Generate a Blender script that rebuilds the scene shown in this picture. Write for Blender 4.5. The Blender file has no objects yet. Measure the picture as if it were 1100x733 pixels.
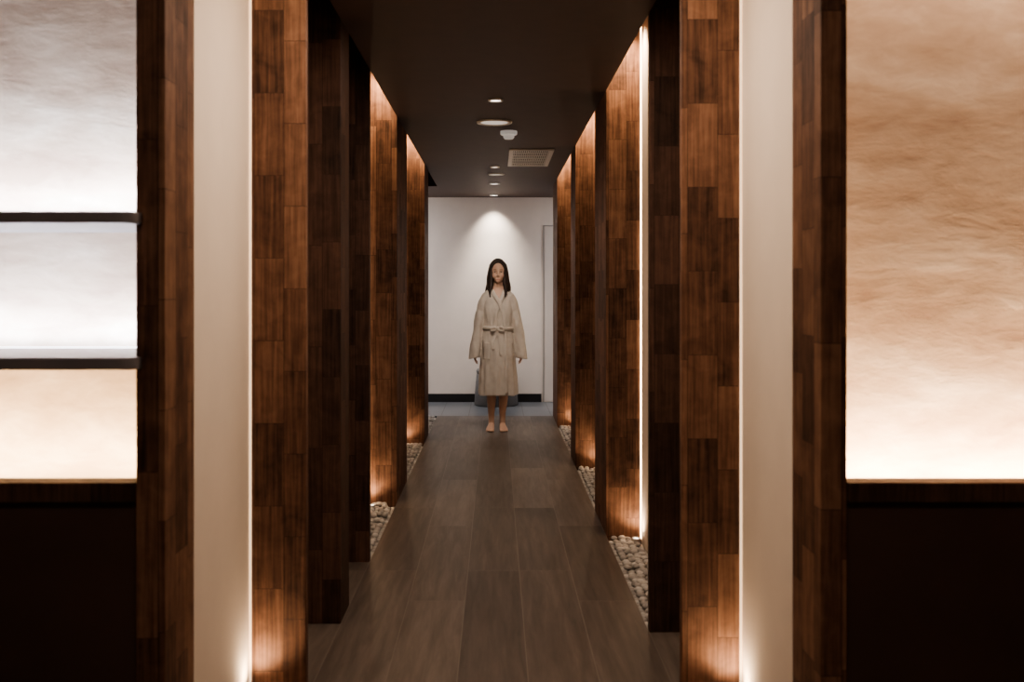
import bpy, bmesh, math, random, time
from mathutils import Vector, Matrix, noise
from mathutils.bvhtree import BVHTree
random.seed(7)
S = bpy.context.scene
COL = S.collection
F = 1069.0
CH = 1.39
CZ = 2.505      # corridor ceiling
TZ = 2.90       # raised slot / room ceiling
XL, XR = -0.6436, 0.6186     # corridor edges
WL, WR = -0.835, 0.8187      # side walls

# ------------------------------------------------------------------ helpers
def link(o):
    COL.objects.link(o); return o
def meta(o, label=None, category=None, group=None, kind=None):
    if label: o["label"] = label
    if category: o["category"] = category
    if group: o["group"] = group
    if kind: o["kind"] = kind
    return o
def obj_from_bm(name, bm, mat=None, smooth=False, parent=None):
    bmesh.ops.recalc_face_normals(bm, faces=bm.faces[:])
    me = bpy.data.meshes.new(name)
    bm.to_mesh(me); bm.free()
    if smooth:
        for p in me.polygons: p.use_smooth = True
    o = bpy.data.objects.new(name, me)
    if mat: me.materials.append(mat)
    link(o)
    if parent: o.parent = parent
    return o
def bm_box(bm, x0, x1, y0, y1, z0, z1):
    v = [bm.verts.new(p) for p in [(x0,y0,z0),(x1,y0,z0),(x1,y1,z0),(x0,y1,z0),(x0,y0,z1),(x1,y0,z1),(x1,y1,z1),(x0,y1,z1)]]
    for f in [(0,3,2,1),(4,5,6,7),(0,1,5,4),(1,2,6,5),(2,3,7,6),(3,0,4,7)]:
        bm.faces.new([v[i] for i in f])
def box(name, x0, x1, y0, y1, z0, z1, mat, bevel=0.0, parent=None, origin=True):
    bm = bmesh.new()
    if origin:
        ox, oy, oz = (x0+x1)/2, (y0+y1)/2, z0
    else:
        ox = oy = oz = 0
    bm_box(bm, x0-ox, x1-ox, y0-oy, y1-oy, z0-oz, z1-oz)
    if bevel > 0:
        bmesh.ops.bevel(bm, geom=bm.edges[:], offset=bevel, segments=2, affect='EDGES', profile=0.5)
    o = obj_from_bm(name, bm, mat)
    o.location = (ox, oy, oz)
    if parent:
        o.parent = parent
    return o
def bm_cyl(bm, r0, r1, z0, z1, n=32, c=(0,0)):
    a = [bm.verts.new((c[0]+r0*math.cos(2*math.pi*i/n), c[1]+r0*math.sin(2*math.pi*i/n), z0)) for i in range(n)]
    b = [bm.verts.new((c[0]+r1*math.cos(2*math.pi*i/n), c[1]+r1*math.sin(2*math.pi*i/n), z1)) for i in range(n)]
    for i in range(n):
        j = (i+1) % n
        bm.faces.new([a[i], a[j], b[j], b[i]])
    bm.faces.new(a[::-1]); bm.faces.new(b)
def bm_lathe(bm, prof, n=36):
    rings = []
    for r, z in prof:
        rings.append([bm.verts.new((r*math.cos(2*math.pi*i/n), r*math.sin(2*math.pi*i/n), z)) for i in range(n)])
    for k in range(len(rings)-1):
        for i in range(n):
            j = (i+1) % n
            bm.faces.new([rings[k][i], rings[k][j], rings[k+1][j], rings[k+1][i]])
    return rings
def displace(me, fn):
    cos = [v.co.copy() for v in me.vertices]; nor = [v.normal.copy() for v in me.vertices]
    out = []
    for p, n in zip(cos, nor):
        q = p + n*fn(p); out += [q.x, q.y, q.z]
    me.vertices.foreach_set("co", out); me.update()

# ------------------------------------------------------------------ materials
class NT:
    def __init__(s, name):
        s.m = bpy.data.materials.new(name); s.m.use_nodes = True
        s.t = s.m.node_tree; s.n = s.t.nodes; s.l = s.t.links
        s.b = s.n["Principled BSDF"]
    def new(s, t, **kw):
        nd = s.n.new(t)
        for k, v in kw.items(): setattr(nd, k, v)
        return nd
    def link(s, a, b): s.l.new(a, b)
    def math(s, op, a, b=None, c=None):
        nd = s.new('ShaderNodeMath', operation=op)
        for i, x in enumerate((a, b, c)):
            if x is None: continue
            if isinstance(x, (int, float)): nd.inputs[i].default_value = x
            else: s.link(x, nd.inputs[i])
        return nd.outputs[0]
    def ramp(s, fac, stops):
        nd = s.new('ShaderNodeValToRGB')
        e = nd.color_ramp.elements
        e[0].position, e[0].color = stops[0][0], (*stops[0][1], 1)
        e[1].position, e[1].color = stops[-1][0], (*stops[-1][1], 1)
        for p, c in stops[1:-1]:
            x = e.new(p); x.color = (*c, 1)
        s.link(fac, nd.inputs[0]); return nd.outputs[0]
    def noise(s, vec, scale, detail=4, rough=.5, dist=0):
        nd = s.new('ShaderNodeTexNoise')
        nd.inputs['Scale'].default_value = scale; nd.inputs['Detail'].default_value = detail
        nd.inputs['Roughness'].default_value = rough; nd.inputs['Distortion'].default_value = dist
        if vec is not None: s.link(vec, nd.inputs['Vector'])
        return nd.outputs['Fac']
    def mapping(s, vec, scale):
        nd = s.new('ShaderNodeMapping'); nd.inputs['Scale'].default_value = scale
        s.link(vec, nd.inputs['Vector']); return nd.outputs[0]
    def bump(s, h, strength, dist=0.01):
        nd = s.new('ShaderNodeBump'); nd.inputs['Strength'].default_value = strength
        nd.inputs['Distance'].default_value = dist
        s.link(h, nd.inputs['Height']); s.link(nd.outputs[0], s.b.inputs['Normal'])
    def mix(s, fac, a, b, mode='MIX'):
        nd = s.new('ShaderNodeMix', data_type='RGBA', blend_type=mode)
        if isinstance(fac, (int, float)): nd.inputs[0].default_value = fac
        else: s.link(fac, nd.inputs[0])
        for i, x in ((6, a), (7, b)):
            if isinstance(x, tuple): nd.inputs[i].default_value = (*x, 1)
            else: s.link(x, nd.inputs[i])
        return nd.outputs[2]

def mat_block_wood(name, dark, mid, light, row=0.1, length=0.36, rough=.6):
    s = NT(name)
    geo = s.new('ShaderNodeTexCoord'); info = s.new('ShaderNodeObjectInfo')
    sep = s.new('ShaderNodeSeparateXYZ'); s.link(geo.outputs['Object'], sep.inputs[0])
    off = s.math('MULTIPLY', info.outputs['Random'], 9.0)
    u = s.math('ADD', sep.outputs['Z'], off)
    v = s.math('ADD', s.math('ADD', sep.outputs['X'], sep.outputs['Y']), 5.0)
    cmb = s.new('ShaderNodeCombineXYZ'); s.link(u, cmb.inputs[0]); s.link(v, cmb.inputs[1])
    br = s.new('ShaderNodeTexBrick'); br.offset = 0.37; br.squash = 1.5; br.squash_frequency = 3
    s.link(cmb.outputs[0], br.inputs['Vector'])
    br.inputs['Color1'].default_value = (0,0,0,1); br.inputs['Color2'].default_value = (1,1,1,1)
    br.inputs['Mortar'].default_value = (0,0,0,1)
    br.inputs['Scale'].default_value = 1; br.inputs['Mortar Size'].default_value = 0.0010
    br.inputs['Brick Width'].default_value = length; br.inputs['Row Height'].default_value = row
    cg = s.new('ShaderNodeCombineXYZ')
    s.link(s.math('MULTIPLY', u, 3.5), cg.inputs[0]); s.link(s.math('MULTIPLY', v, 85), cg.inputs[1])
    s.link(s.math('MULTIPLY', br.outputs['Color'], 7.0), cg.inputs[2])
    g = s.noise(cg.outputs[0], 1.0, 6, .6)
    big = s.noise(geo.outputs['Object'], 12.0, 5, .6, .5)
    f = s.math('ADD', s.math('MULTIPLY', br.outputs['Color'], .48), s.math('MULTIPLY', s.math('SUBTRACT', g, .5), 1.2))
    f = s.math('ADD', f, s.math('MULTIPLY', s.math('SUBTRACT', big, .12), .8))
    c = s.ramp(f, [(.1, dark), (.5, mid), (1.0, light)])
    c = s.mix(s.math('MULTIPLY', br.outputs['Fac'], .55), c, (.02,.012,.008))
    s.link(c, s.b.inputs['Base Color'])
    s.b.inputs['Roughness'].default_value = rough; s.b.inputs['Specular IOR Level'].default_value = .2
    h = s.math('SUBTRACT', s.math('MULTIPLY', g, .35), br.outputs['Fac'])
    s.bump(h, .35, .003)
    return s.m

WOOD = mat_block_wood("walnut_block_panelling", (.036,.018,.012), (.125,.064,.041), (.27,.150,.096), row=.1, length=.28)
WOOD_D = mat_block_wood("dark_and_shaded_wood", (.020,.011,.008), (.056,.030,.021), (.115,.063,.045), row=.1, length=.28)  # darker copy of the walnut: dark trim, and shade on unlit fins

def mat_floor():
    s = NT("wood_look_floor_tile")
    tc = s.new('ShaderNodeTexCoord')
    sep = s.new('ShaderNodeSeparateXYZ'); s.link(tc.outputs['Object'], sep.inputs[0])
    u = s.math('ADD', sep.outputs['Y'], 20.3)
    v = s.math('ADD', sep.outputs['X'], 0.6436 + 20*0.2525)
    cmb = s.new('ShaderNodeCombineXYZ'); s.link(u, cmb.inputs[0]); s.link(v, cmb.inputs[1])
    br = s.new('ShaderNodeTexBrick'); br.offset = 0.34; br.offset_frequency = 3
    s.link(cmb.outputs[0], br.inputs['Vector'])
    br.inputs['Color1'].default_value = (0,0,0,1); br.inputs['Color2'].default_value = (1,1,1,1)
    br.inputs['Mortar'].default_value = (.5,.5,.5,1)
    br.inputs['Scale'].default_value = 1; br.inputs['Mortar Size'].default_value = 0.0016
    br.inputs['Brick Width'].default_value = 1.4; br.inputs['Row Height'].default_value = 0.2525
    cg = s.new('ShaderNodeCombineXYZ')
    s.link(s.math('MULTIPLY', u, 2.2), cg.inputs[0]); s.link(s.math('MULTIPLY', v, 26), cg.inputs[1])
    s.link(s.math('MULTIPLY', br.outputs['Color'], 5), cg.inputs[2])
    g = s.noise(cg.outputs[0], 1.0, 7, .66, .4)
    f = s.math('ADD', s.math('MULTIPLY', br.outputs['Color'], .28), s.math('MULTIPLY', g, .85))
    c = s.ramp(f, [(.25, (.050,.041,.035)), (.55, (.112,.091,.077)), (.9, (.220,.183,.157))])
    c = s.mix(br.outputs['Fac'], c, (.20,.17,.148))
    s.link(c, s.b.inputs['Base Color'])
    s.b.inputs['Roughness'].default_value = .42
    s.bump(s.math('SUBTRACT', s.math('MULTIPLY', g, .3), br.outputs['Fac']), .3, .003)
    return s.m
FLOOR = mat_floor()

def mat_plain(name, col, rough=.6, metal=0, var=.08, scale=8, bump=.0):
    s = NT(name)
    tc = s.new('ShaderNodeTexCoord')
    n = s.noise(tc.outputs['Object'], scale, 4)
    c = s.ramp(n, [(.3, tuple(x*(1-var) for x in col)), (.7, tuple(min(1, x*(1+var)) for x in col))])
    s.link(c, s.b.inputs['Base Color'])
    s.b.inputs['Roughness'].default_value = rough; s.b.inputs['Metallic'].default_value = metal
    if bump: s.bump(n, bump, .002)
    return s.m
WHITE = mat_plain("matte_cream_wall_paint", (.80,.70,.60), .75, var=.02)
WHITE_B = mat_plain("white_wall_paint", (.82,.75,.69), .75, var=.02)
CEIL = mat_plain("dark_brown_ceiling_paint", (.062,.034,.025), .6, var=.1)
BLACK = mat_plain("black_skirting", (.012,.012,.014), .4)
TRENCH = mat_plain("dark_gravel_bed", (.03,.025,.022), .9)
WHITE_PL = mat_plain("white_plastic", (.85,.83,.80), .4, var=.01)
GREY_MET = mat_plain("brushed_steel", (.45,.45,.45), .35, 1)
DARKHOLE = mat_plain("dark_void", (.02,.018,.017), .9)
SHELFM = mat_plain("dark_slate_shelf", (.17,.16,.17), .4, var=.08)
DOORM = mat_plain("door_white_lacquer", (.74,.68,.63), .5, var=.015)
TRIMG = mat_plain("pale_grey_door_trim", (.42,.39,.37), .5)
PANEL = mat_plain("dark_brown_lacquered_panel", (.065,.035,.027), .45, var=.12, scale=3)

def mat_plaster():
    s = NT("polished_beige_plaster")
    tc = s.new('ShaderNodeTexCoord')
    m1 = s.mapping(tc.outputs['Object'], (1.0, 1.0, 2.4))
    a = s.noise(m1, 2.2, 8, .6, .3); b = s.noise(m1, 8, 6, .6, .5)
    d = s.noise(m1, 1.2, 6, .55, .9)
    f = s.math('ADD', s.math('MULTIPLY', a, .5), s.math('MULTIPLY', b, .24))
    f = s.math('ADD', f, s.math('MULTIPLY', d, .45))
    c = s.ramp(f, [(.46, (.40,.28,.22)), (.56, (.53,.40,.32)), (.62, (.60,.47,.385)), (.74, (.78,.67,.58))])
    s.link(c, s.b.inputs['Base Color']); s.b.inputs['Roughness'].default_value = .5
    s.bump(f, .45, .018)
    return s.m
PLASTER = mat_plaster()

def mat_emit(name, col, strength):
    s = NT(name)
    s.b.inputs['Base Color'].default_value = (*col, 1)
    s.b.inputs['Emission Color'].default_value = (*col, 1)
    s.b.inputs['Emission Strength'].default_value = strength
    return s.m
WARM = (1.0, .72, .46)
WARM2 = (1.0, .74, .50)
EM_WARM = mat_emit("warm_led", WARM2, 12)
EM_STRIP = mat_emit("warm_led_profile", (1.0,.76,.52), 6)
EM_STRIP2 = mat_emit("dimmed_led_profile", (1.0,.76,.52), .8)
EM_COOL = mat_emit("cool_led", (.95,.95,1.0), 3)
EM_LENS = mat_emit("frosted_lens", (1,.9,.82), 2.5)
EM_SPOT = mat_emit("bright_lens", (1,.9,.8), 8)

def mat_pebble():
    s = NT("river_pebble_stone")
    tc = s.new('ShaderNodeTexCoord'); info = s.new('ShaderNodeObjectInfo')
    at = s.new('ShaderNodeAttribute'); at.attribute_name = "tone"
    n = s.noise(tc.outputs['Object'], 60, 4)
    v = s.math('ADD', s.math('MULTIPLY', info.outputs['Random'], .6), s.math('MULTIPLY', n, .3))
    v = s.math('ADD', v, at.outputs['Fac'])
    c = s.ramp(v, [(.1, (.26,.24,.225)), (.5, (.42,.395,.37)), (.9, (.62,.595,.565))])
    s.link(c, s.b.inputs['Base Color']); s.b.inputs['Roughness'].default_value = .65
    return s.m
PEBBLE = mat_pebble()

# ------------------------------------------------------------------ lights
def look(o, loc, tgt):
    o.location = loc
    d = Vector(tgt) - Vector(loc)
    o.rotation_euler = d.to_track_quat('-Z', 'Y').to_euler()
def spot(loc, tgt, e, col=WARM, ang=90, blend=.8, rad=.02):
    l = bpy.data.lights.new("spot_lamp", 'SPOT'); l.energy = e; l.color = col
    l.spot_size = math.radians(ang); l.spot_blend = blend; l.shadow_soft_size = rad
    o = link(bpy.data.objects.new("spot_lamp", l)); look(o, loc, tgt); return o
def area(loc, tgt, e, sx, sy, col=WARM, spread=180):
    l = bpy.data.lights.new("area_lamp", 'AREA'); l.energy = e; l.color = col
    l.shape = 'RECTANGLE'; l.size = sx; l.size_y = sy; l.spread = math.radians(spread)
    o = link(bpy.data.objects.new("area_lamp", l)); look(o, loc, tgt); return o

# ------------------------------------------------------------------ room shell
Y0, YP0, YP1, YH, YB = -2.5, 2.51, 2.75, 10.85, 12.18
bm = bmesh.new()
bm_box(bm, -3.2, 3.2, Y0, YP1, -.2, 0)
bm_box(bm, XL, XR, YP1, YH, -.2, 0)
bm_box(bm, -.909, XL, YP1, 5.05, -.2, 0)
bm_box(bm, XR, .885, YP1, 4.02, -.2, 0)
meta(obj_from_bm("floor", bm, FLOOR), kind="structure")
bm = bmesh.new()
bm_box(bm, -.909, XL, 5.05, YH, -.2, -.05)
bm_box(bm, XR, .885, 4.02, YH, -.2, -.05)
meta(obj_from_bm("floor_gravel_bed", bm, TRENCH), kind="structure")
s = NT("grey_floor_tile")
tc = s.new('ShaderNodeTexCoord'); br = s.new('ShaderNodeTexBrick'); br.offset = 0
s.link(tc.outputs['Object'], br.inputs['Vector'])
br.inputs['Color1'].default_value = (.13,.145,.165,1); br.inputs['Color2'].default_value = (.18,.195,.215,1)
br.inputs['Mortar'].default_value = (.05,.05,.055,1); br.inputs['Scale'].default_value = 1
br.inputs['Mortar Size'].default_value = .004; br.inputs['Brick Width'].default_value = .3; br.inputs['Row Height'].default_value = .45
s.link(br.outputs['Color'], s.b.inputs['Base Color']); s.b.inputs['Roughness'].default_value = .3
bm = bmesh.new(); bm_box(bm, -2.6, 2.6, YH, YB, -.2, 0)
meta(obj_from_bm("floor_hall", bm, s.m), kind="structure")

meta(box("wall_left", -.909, WL, YP1, YH, -.05, TZ, WHITE), kind="structure")
meta(box("wall_right", WR, .885, YP1, YH, -.05, TZ, WHITE), kind="structure")
meta(box("wall_back", -2.6, 2.6, YB, YB+.15, -.05, TZ, WHITE_B), kind="structure")
meta(box("wall_hall_left", -2.75, -2.6, YH-.1, YB+.15, -.05, TZ, WHITE_B), kind="structure")
meta(box("wall_hall_right", 2.6, 2.75, YH-.1, YB+.15, -.05, TZ, WHITE_B), kind="structure")
meta(box("wall_hall_front_left", -2.6, -.909, YH-.1, YH, -.05, TZ, WHITE_B), kind="structure")
meta(box("wall_hall_front_right", .885, 2.6, YH-.1, YH, -.05, TZ, WHITE_B), kind="structure")
meta(box("wall_lobby_left", -3.35, -3.2, Y0, 3.0, -.05, TZ, WOOD_D), kind="structure")
meta(box("wall_lobby_right", 3.2, 3.35, Y0, 3.0, -.05, TZ, WOOD_D), kind="structure")
meta(box("wall_lobby_rear", -3.35, 3.35, Y0-.15, Y0, -.05, TZ, PLASTER), kind="structure")
meta(box("ceiling", XL, XR, YP1, YH, CZ, TZ, CEIL), kind="structure")
meta(box("ceiling_hall", -2.6, 2.6, YH, YB, CZ, TZ, CEIL), kind="structure")
meta(box("ceiling_upper", -3.35, 3.35, Y0-.15, YB+.15, TZ, TZ+.1, CEIL), kind="structure")
meta(box("trim_header", -.835, .8187, YP0, YP1, CZ, TZ, WOOD_D), kind="structure")
def bx(xpx, Y): return (xpx-533)/F*Y
meta(box("baseboard_back", -2.6, bx(581.5,YB), YB-.015, YB, 0, .10, BLACK), kind="structure")
dx0 = bx(584.5, YB)
dz = 2.15
bm = bmesh.new()
bm_box(bm, dx0-.014, dx0, YB-.010, YB, 0, dz+.014)
bm_box(bm, dx0, dx0+.86, YB-.010, YB, dz, dz+.014)
bm_box(bm, dx0+.86, dx0+.874, YB-.010, YB, 0, dz+.014)
meta(obj_from_bm("trim_1", bm, TRIMG), kind="structure")
meta(box("door_1", dx0+.004, dx0+.856, YB-.008, YB-.001, .005, dz-.004, DOORM, .001), kind="structure")
def front_side(side, xi):
    sx = -1 if side == 'left' else 1
    def bb(name, a, b, *r, **k):
        x0, x1 = sorted((sx*a, sx*b)); return box(name, x0, x1, *r, **k)
    meta(bb("wall_niche_"+side, xi, 3.2, 2.87, 3.0, -.05, TZ, PLASTER), kind="structure")
    meta(bb("wall_panel_"+side, xi, 3.2, 2.535, 2.56, 0, .85, PANEL), kind="structure")
    meta(bb("trim_ledge_"+side, xi, 3.2, 2.505, 2.575, .85, .90, WOOD_D, bevel=.003), kind="structure")
    meta(bb("trim_trough_"+side, xi, 3.2, 2.56, 2.87, .77, .79, WOOD_D), kind="structure")
    meta(bb("trim_top_"+side, xi, 3.2, YP0, 2.87, 2.55, TZ, WOOD_D), kind="structure")
front_side('left', .909); front_side('right', .885)
def column(x0, x1, y0, y1, z0, z1, mat, label, name="wooden_column", grp="block-panelled wooden columns along the corridor"):
    o = box(name, x0, x1, y0, y1, z0, z1, mat, .003)
    meta(o, label, "column", grp); return o
column(-.909, -.835, YP0, YP1-.001, 0, TZ, WOOD, "walnut block-panelled post framing the lit shelf niche", "wooden_post", "walnut posts at the corridor entrance")
column(.8187, .885, YP0, YP1-.001, 0, TZ, WOOD, "walnut block-panelled post beside the glowing peach plaster niche", "wooden_post", "walnut posts at the corridor entrance")

def led(name, x0, x1, y0, y1, z0, z1, mat, label, grp="cove light strips behind the ledges"):
    o = box(name, x0, x1, y0, y1, z0, z1, mat)
    meta(o, label, "led strip", grp)
    return o
led("led_strip", -3.15, -.93, 2.64, 2.655, .791, .80, EM_WARM, "warm led strip hidden in the ledge trough")
led("led_strip", .905, 3.15, 2.64, 2.655, .791, .80, EM_WARM, "warm led strip hidden in the ledge trough")
area((-2.02, 2.72, .815), (-2.02, 2.83, 1.3), 27, 2.2, .03, (1,.72,.42))
area((2.02, 2.78, .815), (2.02, 2.86, 1.3), 44, 2.2, .03, (1,.69,.42))
area((2.02, 2.62, 2.53), (2.02, 2.85, 1.4), 8, 2.2, .1, (1,.70,.47))

# ------------------------------------------------------------------ shelves
def shelf(z0, z1, label):
    e = link(bpy.data.objects.new("wall_shelf", None)); e.location = (-2.0, 2.66, z0)
    meta(e, label, "shelf", "slim slate shelves in the lit niche")
    pts = []
    xe, yf, r = -.890, 2.45, .04
    pts.append((-3.19, 2.869)); pts.append((-3.19, yf))
    for i in range(9):
        a = -math.pi/2 + (math.pi/2)*i/8
        pts.append((xe-r+r*math.cos(a), yf+r+r*math.sin(a)))
    pts += [(xe, 2.505), (-.912, 2.505), (-.912, 2.869)]
    bm = bmesh.new()
    lo = [bm.verts.new((x+2.0, y-2.66, 0)) for x, y in pts]
    hi = [bm.verts.new((x+2.0, y-2.66, z1-z0)) for x, y in pts]
    n = len(pts)
    for i in range(n): bm.faces.new([lo[i], lo[(i+1)%n], hi[(i+1)%n], hi[i]])
    bm.faces.new(lo[::-1]); bm.faces.new(hi)
    b = obj_from_bm("shelf_board", bm, SHELFM, parent=e)
    md = b.modifiers.new("bev", 'BEVEL'); md.width = .004; md.segments = 2; md.limit_method = 'ANGLE'
    box("led_strip", -1.15, 1.08, .2, .205, z1-z0, z1-z0+.003, EM_COOL, parent=e)
shelf(1.188, 1.219, "slim dark shelf with rounded corner, cool backlight")
shelf(1.551, 1.580, "upper slim dark shelf with rounded corner, cool backlight")
COOL = (.82,.89,1.0)
area((-2.02, 2.78, 1.235), (-2.02, 2.85, 1.5), 24, 2.2, .03, COOL)
area((-2.02, 2.78, 1.60), (-2.02, 2.87, 2.0), 28, 2.2, .03, COOL)

# ------------------------------------------------------------------ columns
LB = "walnut block-panelled column glowing from an uplight at its foot"
DB = "wooden fin in a shaded tone standing between lit columns"
zb = -.05
cols = [  # x0,x1,yfront,yback,z0,lit
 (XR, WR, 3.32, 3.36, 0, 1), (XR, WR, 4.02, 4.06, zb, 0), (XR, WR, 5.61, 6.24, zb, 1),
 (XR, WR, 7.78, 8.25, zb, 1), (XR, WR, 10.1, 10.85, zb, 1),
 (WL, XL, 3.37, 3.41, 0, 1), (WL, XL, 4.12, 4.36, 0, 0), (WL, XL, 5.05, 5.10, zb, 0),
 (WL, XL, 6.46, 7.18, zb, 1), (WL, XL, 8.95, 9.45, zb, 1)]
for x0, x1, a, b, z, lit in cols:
    column(x0+.0005, x1-.0005, a, b, z, TZ, WOOD if lit else WOOD_D, LB if lit else DB)  # fins without uplights get the darker wood; their shade is in the colour

def make_uplight():
    bm = bmesh.new()
    r = bm_lathe(bm, [(.026,0),(.026,.045),(.024,.05),(.019,.05),(.018,.042)], 28)
    bm.faces.new(r[0][::-1])
    o = obj_from_bm("uplight", bm, GREY_MET, True)
    bm = bmesh.new(); bm_cyl(bm, .018, .018, .038, .044, 28)
    l = obj_from_bm("lens", bm, EM_SPOT, parent=o)
    return o, l
up0, lens0 = make_uplight()
first = True
UPS = []
def add_uplight(x, y, z):
    global first
    if first:
        o = up0; first = False
    else:
        o = link(up0.copy()); c = link(lens0.copy()); c.parent = o
        c.matrix_parent_inverse = Matrix.Identity(4)
    o.location = (x, y, z); UPS.append((x, y))
    meta(o, "small round steel uplight at a column foot", "light", "uplights at the column feet")
for x0, x1, a, b, z, lit in cols:
    if not lit: continue
    sx = 1 if x0 > 0 else -1
    near = a < 4
    wx = x1 if sx > 0 else x0
    xo = wx - sx*.04
    add_uplight(xo, a-.07, z if z == 0 else -.048)
    zz = .06 if z == 0 else .02
    xc = (x0+x1)/2
    xa, xb = sorted((wx-sx*.001, wx-sx*.007))
    led("led_strip", xa, xb, a-.008, a-.002, z+.01 if z == 0 else -.02, TZ-.02, EM_STRIP2 if near else EM_STRIP, "slim vertical warm led profile in the column corner", "vertical light profiles beside the columns")
    spot((xo, a-.07, zz), (xo-sx*.02, a-.03, 2.2), 6 if near else 5, WARM, 140, 1.0, .03)
    spot((xc, a-.13, TZ-.03), (xc, a-.02, 1.9), 12 if near else 40, WARM, 120, 1.0, .03)

# ------------------------------------------------------------------ pebbles
def peb_bm(seed, sub=2):
    bm = bmesh.new()
    bmesh.ops.create_icosphere(bm, subdivisions=sub, radius=1)
    rnd = random.Random(seed)
    sc = Vector((.022*rnd.uniform(.85,1.15), .0175*rnd.uniform(.85,1.15), .013*rnd.uniform(.85,1.2)))
    o = Vector((rnd.random()*50, 3, 1))
    for v in bm.verts:
        k = 1 + .22*noise.noise(v.co*1.1+o)
        v.co = Vector((v.co.x*sc.x, v.co.y*sc.y, v.co.z*sc.z))*k
    return bm
PM = []
for i in range(6):
    bm = peb_bm(i)
    me = bpy.data.meshes.new("pebble"); bm.to_mesh(me); bm.free()
    for p in me.polygons: p.use_smooth = True
    me.materials.append(PEBBLE); PM.append(me)
gaps = [(XR, WR, 4.06, 5.61), (XR, WR, 6.24, 7.78), (XR, WR, 8.25, 10.1),
        (WL, XL, 5.10, 6.46), (WL, XL, 7.18, 8.95), (WL, XL, 9.45, 10.85)]
P = []
for gi, (x0, x1, ya, yb) in enumerate(gaps):
    y = ya+.024
    while y < yb-.02:
        for i in range(5):
            x = x0 + .023 + i*(x1-x0-.046)/4 + random.uniform(-.003,.003)
            P.append((x, y+random.uniform(-.005,.005), -.05+.013+random.uniform(0,.003)))
        for i in range(4):
            if random.random() < .72:
                P.append((x0+.045+i*(x1-x0-.09)/3+random.uniform(-.006,.006), y+.02+random.uniform(-.006,.006), -.05+.034+random.uniform(0,.008)))
        y += .041
P = [p for p in P if all(math.hypot(p[0]-u[0], p[1]-u[1]) > .048 for u in UPS)]
P.sort(key=lambda p: p[1])
ind = P[:300]; rest = P[300:]
for k, p in enumerate(ind):
    o = bpy.data.objects.new("pebble", PM[k % 6]); link(o)
    o.location = p; o.rotation_euler = (random.uniform(-.2,.2), random.uniform(-.2,.2), random.uniform(-.5,.5))
    meta(o, "smooth grey-beige river pebble in the gravel bed", "pebble", "river pebbles along the corridor edge")
srcs = [peb_bm(i, 2) for i in range(6)]
for b in srcs: b.verts.index_update()
V = []; Fc = []; T = []
for k, p in enumerate(rest):
    b = srcs[k % 6]; base = len(V); t = random.random()*.6
    M = Matrix.Translation(p) @ Matrix.Rotation(random.random()*6.28, 4, 'Z') @ Matrix.Rotation(random.uniform(-.3,.3), 4, 'X')
    for v in b.verts: V.append(M @ v.co); T.append(t)
    for f in b.faces: Fc.append([base+v.index for v in f.verts])
me = bpy.data.meshes.new("pebbles"); me.from_pydata(V, [], Fc)
at = me.attributes.new("tone", 'FLOAT', 'POINT'); at.data.foreach_set("value", T)
for p in me.polygons: p.use_smooth = True
me.materials.append(PEBBLE)
po = link(bpy.data.objects.new("pebbles", me))
meta(po, "bed of smooth grey-beige river pebbles between columns", "pebbles", "river pebbles along the corridor edge", "stuff")
for b in srcs: b.free()

# ------------------------------------------------------------------ ceiling fittings
def downlight(x, y, r, lens, label, zc=CZ):
    bm = bmesh.new()
    bm_lathe(bm, [(r*1.0, 0), (r*1.0, -.006), (r*.96, -.010), (r*.80, -.010), (r*.76, -.003), (r*.76, 0)], 40)
    o = obj_from_bm("downlight", bm, WHITE_PL, True); o.location = (x, y, zc)
    bm = bmesh.new(); bm_cyl(bm, r*.77, r*.77, -.004, -.001, 40)
    obj_from_bm("lens", bm, lens, parent=o)
    meta(o, label, "ceiling light", "round fittings along the corridor ceiling"); return o
def cpt(px, py):
    Y = (CZ-CH)*F/(310-py); return (px-533)/F*Y, Y
EM_DIM = mat_emit("frosted_disc", (.85,.78,.70), .45)
for px, py, r, l, lb in [(532.5,107,.044,EM_LENS,"small round white recessed ceiling downlight"),
                 (531,131,.12,EM_DIM,"large round white frosted ceiling disc"),
                 (531.5,179,.045,EM_LENS,"small round white recessed ceiling downlight"),
                 (533,187,.08,EM_DIM,"round white ceiling fitting above the standing person"),
                 (531,197,.06,EM_LENS,"small round white recessed ceiling downlight"),
                 (530.5,209.5,.05,EM_SPOT,"bright round downlight washing the end wall")]:
    x, y = cpt(px, py); downlight(x, y, r, l, lb)
x, y = cpt(546.5, 141)
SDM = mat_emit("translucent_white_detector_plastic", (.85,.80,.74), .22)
bm = bmesh.new(); r = bm_lathe(bm, [(.01,0),(.060,0),(.060,-.022),(.054,-.028),(.03,-.029)], 32); bm.faces.new(r[-1]); bm.faces.new(r[0])
sd = obj_from_bm("smoke_detector", bm, SDM, False); sd.location = (x, y, CZ)
meta(sd, "white dome smoke detector mounted on the dark ceiling", "smoke detector")
bm = bmesh.new(); r = bm_lathe(bm, [(.040,-.026),(.039,-.046),(.030,-.056),(.01,-.058)], 28); bm.faces.new(r[-1]); bm.faces.new(r[0])
obj_from_bm("sensor_dome", bm, SDM, False, sd)
vx0, vx1, vy0, vy1 = .105, .465, 7.95, 9.0
ve = link(bpy.data.objects.new("ceiling_vent", None)); ve.location = ((vx0+vx1)/2, (vy0+vy1)/2, CZ)
meta(ve, "white rectangular air vent grille in the dark ceiling", "air vent")
hx, hy = (vx1-vx0)/2, (vy1-vy0)/2
bm = bmesh.new(); w = .035
bm_box(bm, -hx, hx, -hy, -hy+w, -.012, 0); bm_box(bm, -hx, hx, hy-w, hy, -.012, 0)
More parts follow.
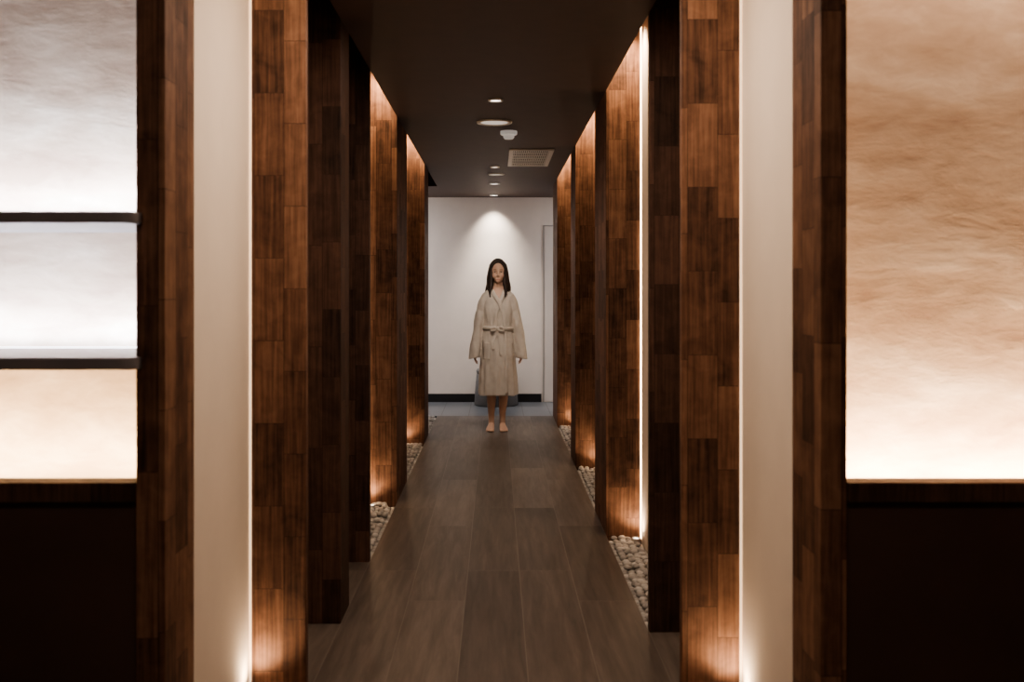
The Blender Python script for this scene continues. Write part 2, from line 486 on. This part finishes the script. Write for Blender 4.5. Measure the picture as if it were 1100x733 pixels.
bm_box(bm, -hx, -hx+w, -hy+w, hy-w, -.012, 0); bm_box(bm, hx-w, hx, -hy+w, hy-w, -.012, 0)
obj_from_bm("vent_frame", bm, WHITE_PL, parent=ve)
bm = bmesh.new(); n = 18
for i in range(n):
    xx = -hx+w + (i+.5)*(2*hx-2*w)/n
    bm_box(bm, xx-.0045, xx+.0045, -hy+w, hy-w, -.010, -.003)
for i in range(1, 6):
    yy = -hy+w+i*(2*hy-2*w)/6
    bm_box(bm, -hx+w, hx-w, yy-.006, yy+.006, -.011, -.003)
obj_from_bm("louvres", bm, WHITE_PL, parent=ve)
bm = bmesh.new(); bm_box(bm, -hx+w, hx-w, -hy+w, hy-w, -.0015, -.0005)
obj_from_bm("duct_opening", bm, DARKHOLE, parent=ve)

# grey drum stool against the end wall
st = link(bpy.data.objects.new("drum_stool", None)); st.location = (.0, 11.88, 0)
meta(st, "low dark grey tapered drum stool against the end wall", "stool")
GREYF = mat_plain("grey_upholstery", (.17,.165,.165), .85, scale=60, bump=.2)
bm = bmesh.new(); r = bm_lathe(bm, [(.25,.0),(.262,.01),(.25,.2),(.235,.37),(.23,.375)], 40); bm.faces.new(r[0][::-1]); bm.faces.new(r[-1])
obj_from_bm("stool_base", bm, GREYF, True, st)
bm = bmesh.new(); r = bm_lathe(bm, [(.225,.375),(.235,.385),(.238,.41),(.225,.43),(.19,.436),(.05,.438)], 40); bm.faces.new(r[0][::-1]); bm.faces.new(r[-1])
obj_from_bm("seat_cushion", bm, GREYF, True, st)

# ------------------------------------------------------------------ the person
def tube(bm, pts, rad, n=20, ref=None, cap=True):
    pts = [Vector(p) for p in pts]
    rad = [(r, r) if isinstance(r, (int, float)) else r for r in rad]
    if cap:
        def capend(p, d, r):
            out = []
            for a in (30, 60, 82):
                a = math.radians(a)
                m = min(r)
                out.append((p + d*m*math.sin(a), (r[0]*math.cos(a), r[1]*math.cos(a))))
            return out
        d0 = (pts[0]-pts[1]).normalized(); d1 = (pts[-1]-pts[-2]).normalized()
        c0 = capend(pts[0], d0, rad[0])[::-1]; c1 = capend(pts[-1], d1, rad[-1])
        pts = [c[0] for c in c0]+pts+[c[0] for c in c1]; rad = [c[1] for c in c0]+rad+[c[1] for c in c1]
    rings = []
    for i, p in enumerate(pts):
        a = pts[max(i-1, 0)]; b = pts[min(i+1, len(pts)-1)]
        t = (b-a).normalized()
        rf = Vector(ref) if ref else (Vector((0,1,0)) if abs(t.y) < .8 else Vector((1,0,0)))
        u = t.cross(rf).normalized(); v = t.cross(u).normalized()
        rings.append([bm.verts.new(p + u*rad[i][0]*math.cos(2*math.pi*k/n) + v*rad[i][1]*math.sin(2*math.pi*k/n)) for k in range(n)])
    for k in range(len(rings)-1):
        for i in range(n):
            j = (i+1) % n
            bm.faces.new([rings[k][i], rings[k][j], rings[k+1][j], rings[k+1][i]])
    bm.faces.new(rings[0][::-1]); bm.faces.new(rings[-1])
def ell(bm, c, r, rot=0):
    M = Matrix.Translation(c) @ Matrix.Rotation(rot, 4, 'X') @ Matrix.Diagonal((*r, 1))
    bmesh.ops.create_uvsphere(bm, u_segments=28, v_segments=18, radius=1, matrix=M)
def remesh(bm, name, voxel, smooth_it=4):
    bmesh.ops.recalc_face_normals(bm, faces=bm.faces[:])
    me = bpy.data.meshes.new(name+"_src"); bm.to_mesh(me); bm.free()
    o = link(bpy.data.objects.new(name+"_src", me))
    m = o.modifiers.new("r", 'REMESH'); m.mode = 'VOXEL'; m.voxel_size = voxel; m.use_smooth_shade = True
    if smooth_it:
        m2 = o.modifiers.new("s", 'SMOOTH'); m2.factor = .5; m2.iterations = smooth_it
    bpy.context.view_layer.update()
    dg = bpy.context.evaluated_depsgraph_get()
    out = bpy.data.meshes.new_from_object(o.evaluated_get(dg))
    out.name = name
    bpy.data.objects.remove(o)
    for p in out.polygons: p.use_smooth = True
    return out

PX, PY = (535-533)/F*9.80, 9.80
person = link(bpy.data.objects.new("person", None)); person.location = (PX, PY, 0)
meta(person, "barefoot person with long dark hair in a beige robe, standing upright", "person")

bm = bmesh.new()
tube(bm, [(0,.01,.84),(0,.01,.92),(0,.005,1.04),(0,0,1.14),(0,0,1.24),(0,0,1.30),(0,.005,1.345),(0,.01,1.38)],
     [(.15,.10),(.155,.10),(.115,.082),(.125,.09),(.14,.098),(.132,.085),(.105,.07),(.07,.055)], 32)
tube(bm, [(0,.012,1.34),(0,.008,1.40),(0,0,1.47)], [(.060,.055),(.048,.05),(.047,.05)], 24)
ell(bm, (0,.0,1.570), (.071,.088,.100))
ell(bm, (0,-.024,1.512), (.057,.060,.068))
ell(bm, (0,-.048,1.463), (.028,.034,.022))
for sx in (-1, 1):
    ell(bm, (sx*.032,-.045,1.515), (.027,.034,.034))
    ell(bm, (sx*.073,.005,1.535), (.007,.016,.028))
    ell(bm, (sx*.008,-.087,1.514), (.007,.007,.006))
tube(bm, [(0,-.080,1.568),(0,-.088,1.545),(0,-.097,1.519)], [.007,.0085,.0100], 14)
tube(bm, [(-.022,-.075,1.483),(0,-.082,1.483),(.022,-.075,1.483)], [.0035,.0045,.0035], 12)
tube(bm, [(-.018,-.076,1.476),(0,-.081,1.474),(.018,-.076,1.476)], [.0035,.0050,.0035], 12)
for sx in (-1, 1):
    tube(bm, [(sx*.09,.005,1.305),(sx*.128,.005,1.290),(sx*.160,.01,1.21),(sx*.192,.01,1.05),(sx*.218,-.005,.93),(sx*.235,-.02,.80)],
         [.035,.038,.038,.034,.033,(.023,.027)], 20)
    hx = sx*.234
    tube(bm, [(hx,-.02,.80),(hx,-.022,.765),(hx-sx*.002,-.024,.725)], [(.020,.026),(.015,.033),(.013,.034)], 20)
    for i, (dy, L) in enumerate([(-.049,.062),(-.032,.070),(-.015,.066),(.002,.052)]):
        b = Vector((hx-sx*.002, dy, .722))
        tube(bm, [b, b+Vector((-sx*.004,0,-.45*L)), b+Vector((-sx*.014,.002,-.78*L)), b+Vector((-sx*.027,.003,-1.0*L))],
             [.0084,.0078,.0072,.0062], 12)
    tube(bm, [(hx,-.040,.775),(hx-sx*.006,-.062,.748),(hx-sx*.012,-.069,.720),(hx-sx*.018,-.070,.702)], [.012,.0100,.0088,.0072], 12)
LEG = [(-1, -.064, -.066), (1, .060, .044)]
for sx, kx, fx in LEG:
    tube(bm, [(sx*.08,.01,.86),(sx*.085,.01,.74),(kx,.0,.50),(kx,-.004,.45),(kx+(fx-kx)*.3,.012,.36),(kx+(fx-kx)*.5,.02,.30),(fx,.022,.16),(fx,.02,.09),(fx,.02,.05)],
         [.085,.082,.056,.050,.047,.046,.032,.027,.030], 24)
    tube(bm, [(fx,.055,.032),(fx,.02,.04),(fx+sx*.004,-.04,.034),(fx+sx*.010,-.10,.021),(fx+sx*.013,-.135,.016)],
         [(.028,.026),(.036,.030),(.030,.034),(.019,.041),(.013,.037)], 22)
    for i in range(5):
        tx = fx+sx*.013 - sx*.030 + sx*i*.0155
        L = [.040,.040,.034,.027,.019][i]; r = [.0125,.0085,.008,.0078,.0075][i]
        tube(bm, [(tx,-.13,.014),(tx+sx*.001,-.145-L*.4,.014),(tx+sx*.001,-.14-L,.010)], [r,r,r*.95], 12)
me = remesh(bm, "body", .0038, 4)
colr = me.color_attributes.new("Col", 'FLOAT_COLOR', 'POINT')
skin = Vector((.66,.44,.33))
def g(d, s): return math.exp(-d*d/(2*s*s))
cd = []
cos_ = []
for v in me.vertices:
    x, y, z = v.co
    c = skin.copy(); ny = y
    if z > 1.43 and y < -.03:
        for sx in (-1, 1):
            d = math.hypot((x-sx*.030)/1.5, z-1.552)
            ny += .0050*g(d, .0085)
            if abs(x-sx*.030) < .015 and abs(z-(1.5575-20*(x-sx*.030)**2)) < .0018: c = Vector((.22,.13,.10))
        lip = max(0, 1-((x/.024)**2 + ((z-1.4785)/.0080)**2))
        if y < -.065 and lip > 0: c = c.lerp(Vector((.52,.25,.21)), min(1, lip*1.8))
        for sx in (-1, 1):
            bz = 1.5735 - 6*(abs(x)-.032)**2
            if .015 < sx*x < .048 and abs(z-bz) < .0028: c = c.lerp(Vector((.20,.12,.085)), .6)
        c = c.lerp(Vector((.68,.38,.30)), .25*g(math.hypot(abs(x)-.042, z-1.515), .014))
    cd += [c.x, c.y, c.z, 1]; cos_ += [x, ny, z]
me.vertices.foreach_set("co", cos_); me.update()
colr.data.foreach_set("color", cd)
s = NT("skin")
ca = s.new('ShaderNodeVertexColor'); ca.layer_name = "Col"
s.link(ca.outputs[0], s.b.inputs['Base Color']); s.b.inputs['Roughness'].default_value = .5
me.materials.clear(); me.materials.append(s.m)
body = link(bpy.data.objects.new("body", me)); body.parent = person
em_w = mat_plain("eye_white", (.52,.47,.43), .3, var=.01); em_i = mat_plain("dark_iris", (.04,.024,.016), .2)
for sx in (-1, 1):
    bm = bmesh.new(); bmesh.ops.create_uvsphere(bm, u_segments=20, v_segments=14, radius=1, matrix=Matrix.Diagonal((.0120,.0105,.0065,1)) @ Matrix.Rotation(math.pi/2, 4, 'X'))
    o = obj_from_bm("eye", bm, em_w, True, person); o.data.materials.append(em_i)
    for p in o.data.polygons:
        if math.hypot(p.center.x, p.center.z) < .0052 and p.center.y < 0: p.material_index = 1
    o.location = (sx*.030, -.0685, 1.552)

# hair
bm = bmesh.new()
ell(bm, (0,.012,1.590), (.081,.088,.097))
ell(bm, (0,.050,1.50), (.084,.058,.11))
tube(bm, [(0,.055,1.52),(0,.072,1.42),(0,.085,1.29)], [(.085,.045),(.098,.042),(.080,.022)], 24)
for sx in (-1, 1):
    for k in range(9):
        o1 = k*.008
        w = lambda t, a: a*math.sin(t*9+k*.8+sx*.6)
        pts = []
        zend = .255+.022*math.sin(k*2.1+sx)
        for t in [i/13 for i in range(14)]:
            if t < .32:
                q = t/.32; x = .002+(.066+o1*.22-.002)*math.sin(q*math.pi/2); z = 1.668-.066*q*q-.018*q; y = -.034+.010*k-.002*q
            else:
                q = (t-.32)/.68; x = .066+o1*.22+(.004+o1*.50)*q+w(q, .006)*q; z = 1.584-zend*q; y = -.036+.010*k-(.066*q*q if k < 4 else (.052 if k < 6 else .01)*q*q)
            pts.append((sx*x, y, z))
        tube(bm, pts, [.010,.012,.013,.014,.015,.016,.017,.018,.018,.018,.017,.015,.012,.008], 12)
mh = remesh(bm, "hair", .0036, 8)
displace(mh, lambda p: (0 if (p.y < -.02 and p.z > 1.6) else .0014)*math.sin(math.atan2(p.x, p.y)*46 + 9*noise.noise(Vector((p.x*9, p.y*9, p.z*5)))))
s = NT("dark_brown_hair")
tc = s.new('ShaderNodeTexCoord'); mp = s.mapping(tc.outputs['Object'], (160, 160, 9))
n = s.noise(mp, 1, 3); s.link(s.ramp(n, [(.3,(.012,.007,.006)),(.75,(.065,.036,.025))]), s.b.inputs['Base Color'])
s.b.inputs['Roughness'].default_value = .5; s.bump(n, .5, .003)
mh.materials.clear(); mh.materials.append(s.m)
hair = link(bpy.data.objects.new("hair", mh)); hair.parent = person; hair["label"] = "long wavy dark brown hair parted in the middle"

# robe
def smooth(a, b, t):
    t = max(0, min(1, (t-a)/(b-a))); return t*t*(3-2*t)
RS = [(1.400,.064,.060),(1.385,.085,.070),(1.365,.120,.085),(1.335,.152,.098),(1.28,.168,.112),(1.20,.168,.118),(1.12,.161,.118),(1.05,.150,.114),
      (1.0,.145,.113),(.96,.150,.117),(.88,.163,.126),(.75,.172,.133),(.6,.179,.137),(.45,.186,.140),(.345,.192,.143)]
def robe_r(z):
    for i in range(len(RS)-1):
        if RS[i][0] >= z >= RS[i+1][0]:
            t = (RS[i][0]-z)/(RS[i][0]-RS[i+1][0])
            return RS[i][1]+(RS[i+1][1]-RS[i][1])*t, RS[i][2]+(RS[i+1][2]-RS[i][2])*t
    return RS[-1][1], RS[-1][2]
bm = bmesh.new(); N = 120
rings = []
def ring(z, kx=0, inner=0):
    rx, ry = robe_r(max(z, .345)); out = []
    for k in range(N):
        th = 2*math.pi*k/N
        low = smooth(1.0, .45, z); gath = math.exp(-((z-1.0)/.09)**2)
        f = low*(.034*math.sin(7*th+.8)+.026*math.sin(12*th+2+z*2)+.014*math.sin(19*th+1)) + gath*.022*math.sin(26*th+z*10)
        f += smooth(1.3, 1.1, z)*(1-low)*.014*math.sin(9*th+z*14)
        out.append(bm.verts.new(((rx*(1+f)-inner)*math.cos(th), (ry*(1+f*1.2)-inner)*math.sin(th)+.008, z + (.006*math.sin(3*th) if z < .4 and not inner else 0))))
    return out
zs = [1.400,1.385,1.365,1.35] + [1.33-.02*i for i in range(50)]
zs = [z for z in zs if z >= .345] + [.342]
for z in zs: rings.append(ring(z))
rings.append(ring(.342, inner=.014)); rings.append(ring(.45, inner=.020))
for k in range(len(rings)-1):
    for i in range(N):
        j = (i+1) % N
        bm.faces.new([rings[k][i], rings[k][j], rings[k+1][j], rings[k+1][i]])
bm.faces.new(rings[0][::-1]); bm.faces.new(rings[-1])
for sx in (-1, 1):
    tube(bm, [(sx*.03,.006,1.345),(sx*.075,.005,1.334),(sx*.115,.004,1.308),(sx*.142,.004,1.258),(sx*.158,.004,1.19)],
         [(.042,.066),(.045,.074),(.048,.076),(.052,.072),(.053,.066)], 28)
    pts = []; rad = []
    path = [(.0,.138,1.265,.051),(.3,.162,1.18,.053),(.5,.187,1.05,.053),(.75,.212,.89,.055),(1,.235,.705,.058)]
    M_ = 34
    for i in range(M_+1):
        t = i/M_
        for a, b in zip(path, path[1:]):
            if a[0] <= t <= b[0]+1e-6:
                q = (t-a[0])/(b[0]-a[0]); x = a[1]+(b[1]-a[1])*q; z = a[2]+(b[2]-a[2])*q; r = a[3]+(b[3]-a[3])*q; break
        pts.append((sx*x, .004-.024*t*t, z)); rad.append((r*.97, r*1.12))
    ex, ey, ez = pts[-1]
    pts += [(ex, ey, ez-.001), (ex-sx*.008, ey, ez+.045)]; rad += [(.043,.052), (.034,.042)]
    rr = []
    for i, p in enumerate(pts):
        rr.append([])
        for k in range(32):
            th = 2*math.pi*k/32
            wv = 1 + (.045*math.sin(3*th+i*.35) + .025*math.sin(5*th-i*.5))*min(1, i/8)*(1 if i <= M_ else 0)
            rr[-1].append(bm.verts.new((p[0]+rad[i][0]*wv*math.cos(th), p[1]+rad[i][1]*wv*math.sin(th), p[2]-.175*sx*rad[i][0]*math.cos(th))))
    for k in range(len(rr)-1):
        for i in range(32):
            j = (i+1) % 32
            bm.faces.new([rr[k][i], rr[k][j], rr[k+1][j], rr[k+1][i]])
    bm.faces.new(rr[0][::-1]); bm.faces.new(rr[-1])
mr = remesh(bm, "robe", .005, 7)
def rfold(p):
    return .007*noise.noise(Vector((p.x*14+p.z*5, p.y*14, p.z*6))) + .002*noise.noise(Vector((p.x*40, p.y*40, p.z*18)))
displace(mr, rfold)
bmr = bmesh.new(); bmr.from_mesh(mr)
bvh = BVHTree.FromBMesh(bmr)
def front(x, z, off=.004):
    h = bvh.ray_cast(Vector((x, -1, z)), Vector((0, 1, 0)))
    if h[0] is None: return Vector((x, -.06, z))
    return Vector((x, h[0].y-off, z))
VX, VZ = .020, 1.262
dele = []
for f in bmr.faces:
    c = f.calc_center_median()
    if c.y < -.02 and c.z > VZ:
        t = (c.z-VZ)/(1.395-VZ)
        if VX+(-.058-VX)*t < c.x < VX+(.062-VX)*t: dele.append(f)
bmesh.ops.delete(bmr, geom=dele, context='FACES')
bmr.to_mesh(mr)
s = NT("beige_waffle_linen")
tc = s.new('ShaderNodeTexCoord')
sep = s.new('ShaderNodeSeparateXYZ'); s.link(tc.outputs['Object'], sep.inputs[0])
wx = s.math('SINE', s.math('MULTIPLY', s.math('ADD', sep.outputs['X'], s.math('MULTIPLY', sep.outputs['Y'], .7)), 620))
wz = s.math('SINE', s.math('MULTIPLY', sep.outputs['Z'], 620))
n = s.noise(tc.outputs['Object'], 20, 3)
c = s.ramp(s.math('ADD', n, s.math('MULTIPLY', wx, .03)), [(.3,(.62,.565,.50)),(.7,(.69,.635,.57))])
s.link(c, s.b.inputs['Base Color']); s.b.inputs['Roughness'].default_value = .9
s.bump(s.math('ADD', s.math('MULTIPLY', wx, .4), s.math('MULTIPLY', wz, .4)), .2, .001)
LINEN = s.m
mr.materials.clear(); mr.materials.append(LINEN)
robe = link(bpy.data.objects.new("robe", mr)); robe.parent = person; robe["label"] = "knee-length beige linen wrap robe"
def strip(name, path, w, off=.005, th=.006, back=None):
    pts = []
    M_ = 40
    for i in range(M_+1):
        t = i/M_*(len(path)-1); k = min(int(t), len(path)-2); q = t-k
        pts.append(Vector((path[k][0]+(path[k+1][0]-path[k][0])*q, 0, path[k][1]+(path[k+1][1]-path[k][1])*q)))
    bm = bmesh.new(); prev = None
    for i, p in enumerate(pts):
        d = (pts[min(i+2, M_)]-pts[max(i-2, 0)]).normalized(); nrm = Vector((d.z, 0, -d.x))
        row = []
        for j in (-1, -.5, 0, .5, 1):
            q = p+nrm*w/2*j; hh = front(q.x, q.z, off+.003*(1-abs(j)))
            row.append(bm.verts.new(hh))
        if prev:
            for a in range(4): bm.faces.new([prev[a], prev[a+1], row[a+1], row[a]])
        prev = row
    o = obj_from_bm(name, bm, LINEN, True, robe)
    m = o.modifiers.new("sm", 'SMOOTH'); m.iterations = 3
    m = o.modifiers.new("so", 'SOLIDIFY'); m.thickness = th; m.offset = 0
    return o
strip("collar", [(.066,1.375),(.050,1.33),(.022,1.265),(-.018,1.16),(-.035,1.0)], .044, .003)
strip("collar", [(-.062,1.375),(-.040,1.33),(.005,1.265),(.050,1.16),(.072,1.0)], .044, .007)
strip("front_edge_band", [(.074,1.0),(.080,.8),(.082,.6),(.084,.36)], .030, .004)
bm = bmesh.new(); prev = None
for i in range(25):
    a = math.radians(-20 + 220*i/24)
    row = [bm.verts.new((.066*math.cos(a)*k, .060*math.sin(a)*k+.01, z)) for k, z in ((1.12,1.365),(1.04,1.39),(.98,1.415))]
    if prev:
        for j in range(2): bm.faces.new([prev[j], prev[j+1], row[j+1], row[j]])
    prev = row
o = obj_from_bm("neck_band", bm, LINEN, True, robe); m = o.modifiers.new("so", 'SOLIDIFY'); m.thickness = .007; m.offset = 0
bm = bmesh.new(); rr = []
for z, k in ((.980,0.004),(.982,.011),(1.0,.012),(1.018,.011),(1.020,.004)):
    rx, ry = .146, .115
    rr.append([bm.verts.new(((rx+k)*math.cos(a), (ry+k)*math.sin(a)+.008, z+.004*math.sin(2*a))) for a in [2*math.pi*i/64 for i in range(64)]])
for k in range(4):
    for i in range(64):
        j = (i+1) % 64; bm.faces.new([rr[k][i], rr[k][j], rr[k+1][j], rr[k+1][i]])
belt = obj_from_bm("belt", bm, LINEN, True, robe)
bm = bmesh.new()
yk = -.128
ell(bm, (-.008, yk, 1.0), (.016,.012,.020))
for sx, dz_ in ((-1, .0), (1, .006)):
    tube(bm, [(-.008,yk,1.0),(-.008+sx*.028,yk-.006,1.014+dz_),(-.008+sx*.055,yk-.003,1.000+dz_),(-.008+sx*.060,yk-.001,.978),(-.008+sx*.036,yk-.003,.980),(-.008,yk,.995)],
         [(.010,.004),(.014,.005),(.013,.005),(.012,.005),(.012,.004),(.010,.004)], 14)
def tail(x1, z1):
    pts = [(-.008, yk, .99)]
    for q in (.3, .6, 1.0):
        x = -.008+(x1+.008)*min(1, q*1.3); z = .99+(z1-.99)*q
        pts.append((x, front(x, z, .006).y, z))
    tube(bm, pts, [(.011,.004),(.014,.004),(.015,.004),(.015,.004)], 14)
tail(-.045, .80); tail(.028, .74)
mb = remesh(bm, "belt_bow", .0028, 1)
mb.materials.clear(); mb.materials.append(LINEN)
o = link(bpy.data.objects.new("belt_bow", mb)); o.parent = robe
for sx in (-1, 1):
    strip("pocket", [(sx*.110,.86),(sx*.113,.70)], .080, .002, .004)

# ------------------------------------------------------------------ corridor lighting
spot((-.03, 11.98, 2.49), (-.03, 12.13, 1.75), 46, (1,.88,.76), 84, 1.0, .03)
spot((-.03, 11.70, 2.47), (-.03, 12.18, 1.2), 40, (1,.88,.76), 60, 1.0, .03)
spot((0, 11.2, 2.47), (0, 11.3, 0), 12, (1,.90,.82), 110, 1.0, .05)
spot((0, 8.6, 2.47), (0, 9.7, .9), 50, (1,.86,.74), 60, 1.0, .08)  # unseen spot added to brighten the person from the front
spot((0, 7.6, 2.47), (0, 9.7, 1.4), 16, (1,.86,.74), 40, 1.0, .10)  # weaker front spot, also added for the person
spot((0, 8.0, 2.47), (0, 8.3, 0), 18, (1,.82,.70), 120, 1.0, .05)
spot((0, 5.87, 2.47), (0, 6.2, 0), 14, (1,.82,.70), 130, 1.0, .05)
area((0, 4.2, 2.49), (0, 4.2, 0), 6, .5, 1.2, (1,.82,.68))  # added corridor fill, no fitting at this point
area((0, 3.0, 2.49), (0, 3.0, 0), 14, .8, .3, (1,.78,.60))  # added fill for the near columns, side walls and floor
area((-1.9, 11.5, 2.45), (-1.6, 11.6, 0), 18, .5, .5, (.96,.96,1.0))
area((1.9, 11.5, 2.45), (1.6, 11.6, 0), 14, .5, .5, (.97,.96,1.0))
# unseen fill light added in the lobby to brighten posts and fins
area((0, 0, 2.85), (0, 1.6, 0.6), 32, 2.4, .8, (1,.78,.60))

w = bpy.data.worlds.new("World"); S.world = w; w.use_nodes = True
w.node_tree.nodes["Background"].inputs[0].default_value = (.5,.4,.33,1)
w.node_tree.nodes["Background"].inputs[1].default_value = .02

# ------------------------------------------------------------------ camera
cam = bpy.data.cameras.new("camera"); co = link(bpy.data.objects.new("camera", cam))
co.location = (0, 0, CH); co.rotation_euler = (math.pi/2, 0, 0)
cam.sensor_width = 36; cam.lens = 36*F/1100
cam.shift_x = 17/1100; cam.shift_y = -56.5/1100
cam.dof.use_dof = True; cam.dof.focus_distance = 9.8; cam.dof.aperture_fstop = 4.0
cam.clip_start = .05
S.camera = co
S.view_settings.view_transform = 'AgX'
S.view_settings.look = 'AgX - Medium High Contrast'
S.view_settings.exposure = 0.35
